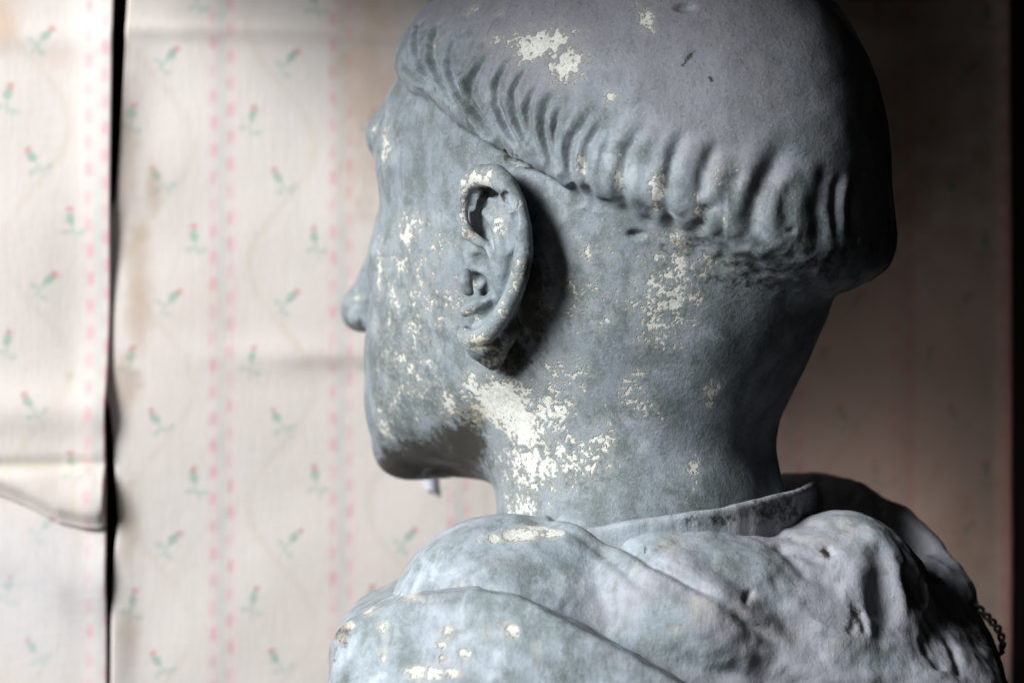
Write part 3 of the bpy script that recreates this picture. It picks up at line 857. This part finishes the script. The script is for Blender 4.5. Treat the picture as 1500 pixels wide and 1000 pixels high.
for i in range(nring + 1):
    a = 2 * math.pi * i / nring
    X = 196 + 240 * math.cos(a); Y = -25 + 236 * math.sin(a)
    ring.append((X, Y, -252 + (X - 100) * 0.155))
def collar_sdf(P):
    d = curtain(P, ring, 7, 230)
    return d

def finish(name, F, lo, hi, h, disp_fn, wear_s, dirt_shade_s, cutF=None):
    V, Q = surface_net(F, lo, hi, h)
    N = vnormals(V, Q)
    V2 = (V + N * disp_fn(V)[:, None]).astype(f32)
    N2 = vnormals(V2, Q)
    at = {"wear": marks(V, F, wear_s), "dirt_shade": marks(V, F, dirt_shade_s) if dirt_shade_s else np.zeros(len(V), f32),
          "dust": np.clip(0.12 + 0.25 * N2[:, 2] + sstep(V[:, 0], -50, 400) * 0.6 + noise(V, 70, 61) * 0.3, 0, 1)}
    o = mesh_obj(name, V2, Q, MAT_ROBE, bust, N2, at, origin=BASE)
    print(name, len(V), round(time.time() - T0, 1))
    return o
def lines(V, F, specs):
    """scored lines: (picture polyline, depth, width)"""
    out = np.zeros(len(V), f32)
    for pts, dep, w in specs:
        s3 = march(F, [p[0] for p in pts], [p[1] for p in pts])
        bb = (V > s3.min(0) - 4 * w).all(1) & (V < s3.max(0) + 4 * w).all(1)
        if bb.any():
            dd, tt = polydist(V[bb], s3)
            out[bb] -= dep * np.exp(-(dd / w) ** 2) * sstep(tt, -0.01, 0.15) * (1 - sstep(tt, 0.85, 1.01))
    return out
def disp_cowl(V):
    rt = sstep(V[:, 0], 100, 420)
    d = noise(V, 90, 21) * (4 + 2 * rt) + noise(V, 38, 22) * (2.2 + 2 * rt) + noise(V, 14, 23) * (0.7 + 0.9 * rt)
    d += lines(V, cowl_sdf, [([(1108, 860), (1098, 870), (1090, 884)], 5, 5), ([(1252, 878), (1254, 900), (1249, 920), (1240, 930)], 4, 6), ([(782, 751), (812, 754), (869, 775), (914, 797), (954, 824), (1011, 853), (1097, 914), (1160, 950)], 12, 7), ([(930, 862), (1060, 935), (1200, 990), (1300, 1005)], -8, 20), ([(1010, 815), (1120, 880), (1225, 965)], 7, 18), ([(1130, 800), (1180, 840), (1240, 862)], 6, 13), ([(1150, 880), (1210, 925), (1290, 955)], -5, 12), ([(1385, 930), (1410, 990)], 5, 7), ([(1360, 915), (1385, 985)], 4, 6), ([(1322, 800), (1334, 870)], 4, 4), ([(1340, 800), (1352, 860)], 4, 4), ([(1374, 830), (1388, 880)], 4, 4), ([(600, 900), (700, 800), (790, 775)], 4, 22), ([(772, 754), (835, 780), (880, 808), (926, 848), (1000, 905)], 4, 8),
        ([(1262, 890), (1268, 930)], 5, 5), ([(1345, 800), (1356, 850), (1360, 885)], 5, 6),
        ([(1210, 800), (1218, 815)], 6, 4), ([(1130, 800), (1230, 835)], 4, 9), ([(1060, 930), (1180, 960), (1280, 990)], 4, 10), ([(1350, 930), (1380, 985)], 5, 8),
        ([(820, 880), (900, 930)], 4, 14)])
    return d
cow_w = [(770, 778, 46, 12, .95), (810, 782, 22, 10, .9), (720, 785, 16, 9, .8), (700, 790, 10, 6, .6), (930, 830, 30, 14, .5), (990, 790, 40, 30, .45), (1020, 880, 40, 40, .5), (1080, 905, 40, 26, .55), (1250, 770, 50, 26, .48), 
         (1180, 800, 60, 20, .42), (1130, 920, 50, 22, .5), (1250, 950, 80, 30, .42), (1385, 815, 20, 14, .4), (1108, 875, 8, 10, .6), (890, 850, 40, 12, .5), (700, 860, 80, 14, .35), (990, 920, 24, 10, .5)]
cow_d = [(1210, 810, 10, 8, .8), (1256, 900, 6, 26, .7), (970, 800, 6, 6, .6), (945, 805, 5, 5, .7), (1430, 930, 24, 60, .5), (1110, 915, 6, 6, .6)]
finish("cowl", cowl_sdf, (-250, -400, -890), (800, 400, -150), 3.6, disp_cowl, cow_w, cow_d)
def disp_mantle(V):
    return noise(V, 90, 31) * 3 + noise(V, 30, 32) * 1.6 + noise(V, 12, 33) * 0.7 + lines(V, mantle_sdf, [([(560, 893), (640, 878), (720, 878), (790, 890)], 2.5, 5), ([(510, 925), (512, 1010)], 3, 6)])
man_w = [(600, 872, 60, 7, .72), (540, 893, 34, 8, .8), (510, 915, 20, 8, .8), (500, 935, 10, 14, .7), (560, 920, 12, 14, .72), (560, 960, 10, 18, .7), (655, 925, 14, 16, .72), (645, 945, 14, 12, .7), (620, 985, 42, 14, .85), (650, 965, 12, 10, .8), (680, 955, 14, 10, .8), (660, 985, 18, 12, .74),
         (750, 925, 16, 18, .78), (785, 955, 14, 30, .55), (750, 856, 50, 6, .6), (850, 910, 50, 8, .5), (900, 922, 12, 8, .7), (945, 920, 20, 10, .5), (700, 930, 100, 60, .28)]
man_d = [(500, 925, 14, 20, .75), (830, 890, 40, 8, .4), (490, 960, 6, 60, .4)]
finish("mantle", mantle_sdf, (-270, -520, -895), (800, 60, -300), 3.6, disp_mantle, man_w, man_d)
finish("collar", collar_sdf, (-70, -290, -520), (460, 240, -170), 3.6,
       lambda V: noise(V, 40, 51) * 2 + noise(V, 15, 52) * 0.8, [(1000, 738, 60, 6, .45), (900, 765, 40, 8, .5), (1150, 712, 40, 8, .4)], [(900, 765, 50, 8, .5), (1040, 762, 60, 14, .5), (1140, 745, 60, 22, .65)])  # brown marks paint the shade on the collar's front and right side

# twisted wire loop on the back of the robe
def tube(name, pts, r, mat, parent, seg=8):
    pts = np.array(pts, float); V = []; n = len(pts)
    for i, p in enumerate(pts):
        t = pts[min(i + 1, n - 1)] - pts[max(i - 1, 0)]; t /= np.linalg.norm(t)
        a = np.cross(t, (0, 1, 0.1)); a /= np.linalg.norm(a); b = np.cross(t, a)
        for k in range(seg):
            w = 2 * math.pi * k / seg; V.append(p + r * (a * math.cos(w) + b * math.sin(w)))
    Q = [(i * seg + k, (i + 1) * seg + k, (i + 1) * seg + (k + 1) % seg, i * seg + (k + 1) % seg) for i in range(n - 1) for k in range(seg)]
    return mesh_obj(name, V, Q, mat, parent, origin=BASE)
wl = [PX(*p) for p in ((1425, 880, -45), (1440, 897, -48), (1452, 908, -50), (1462, 920, -50), (1469, 938, -48), (1468, 955, -46), (1458, 966, -44), (1445, 972, -40))]
wl = np.array(wl, float)
tt = np.linspace(0, len(wl) - 1, 90)
cen = np.stack([np.interp(tt, np.arange(len(wl)), wl[:, k]) for k in range(3)], 1)
for _ in range(6): cen[1:-1] = (cen[:-2] + cen[1:-1] * 2 + cen[2:]) / 4
for ph in (0, math.pi):
    off = np.stack([np.cos(tt * 4.2 + ph), np.sin(tt * 4.2 + ph), 0.7 * np.cos(tt * 4.2 + ph)], 1) * 3.2
    tube("wire_strand", cen + off, 2.6, MAT_WIRE, bust)
print("total", round(time.time() - T0, 1))
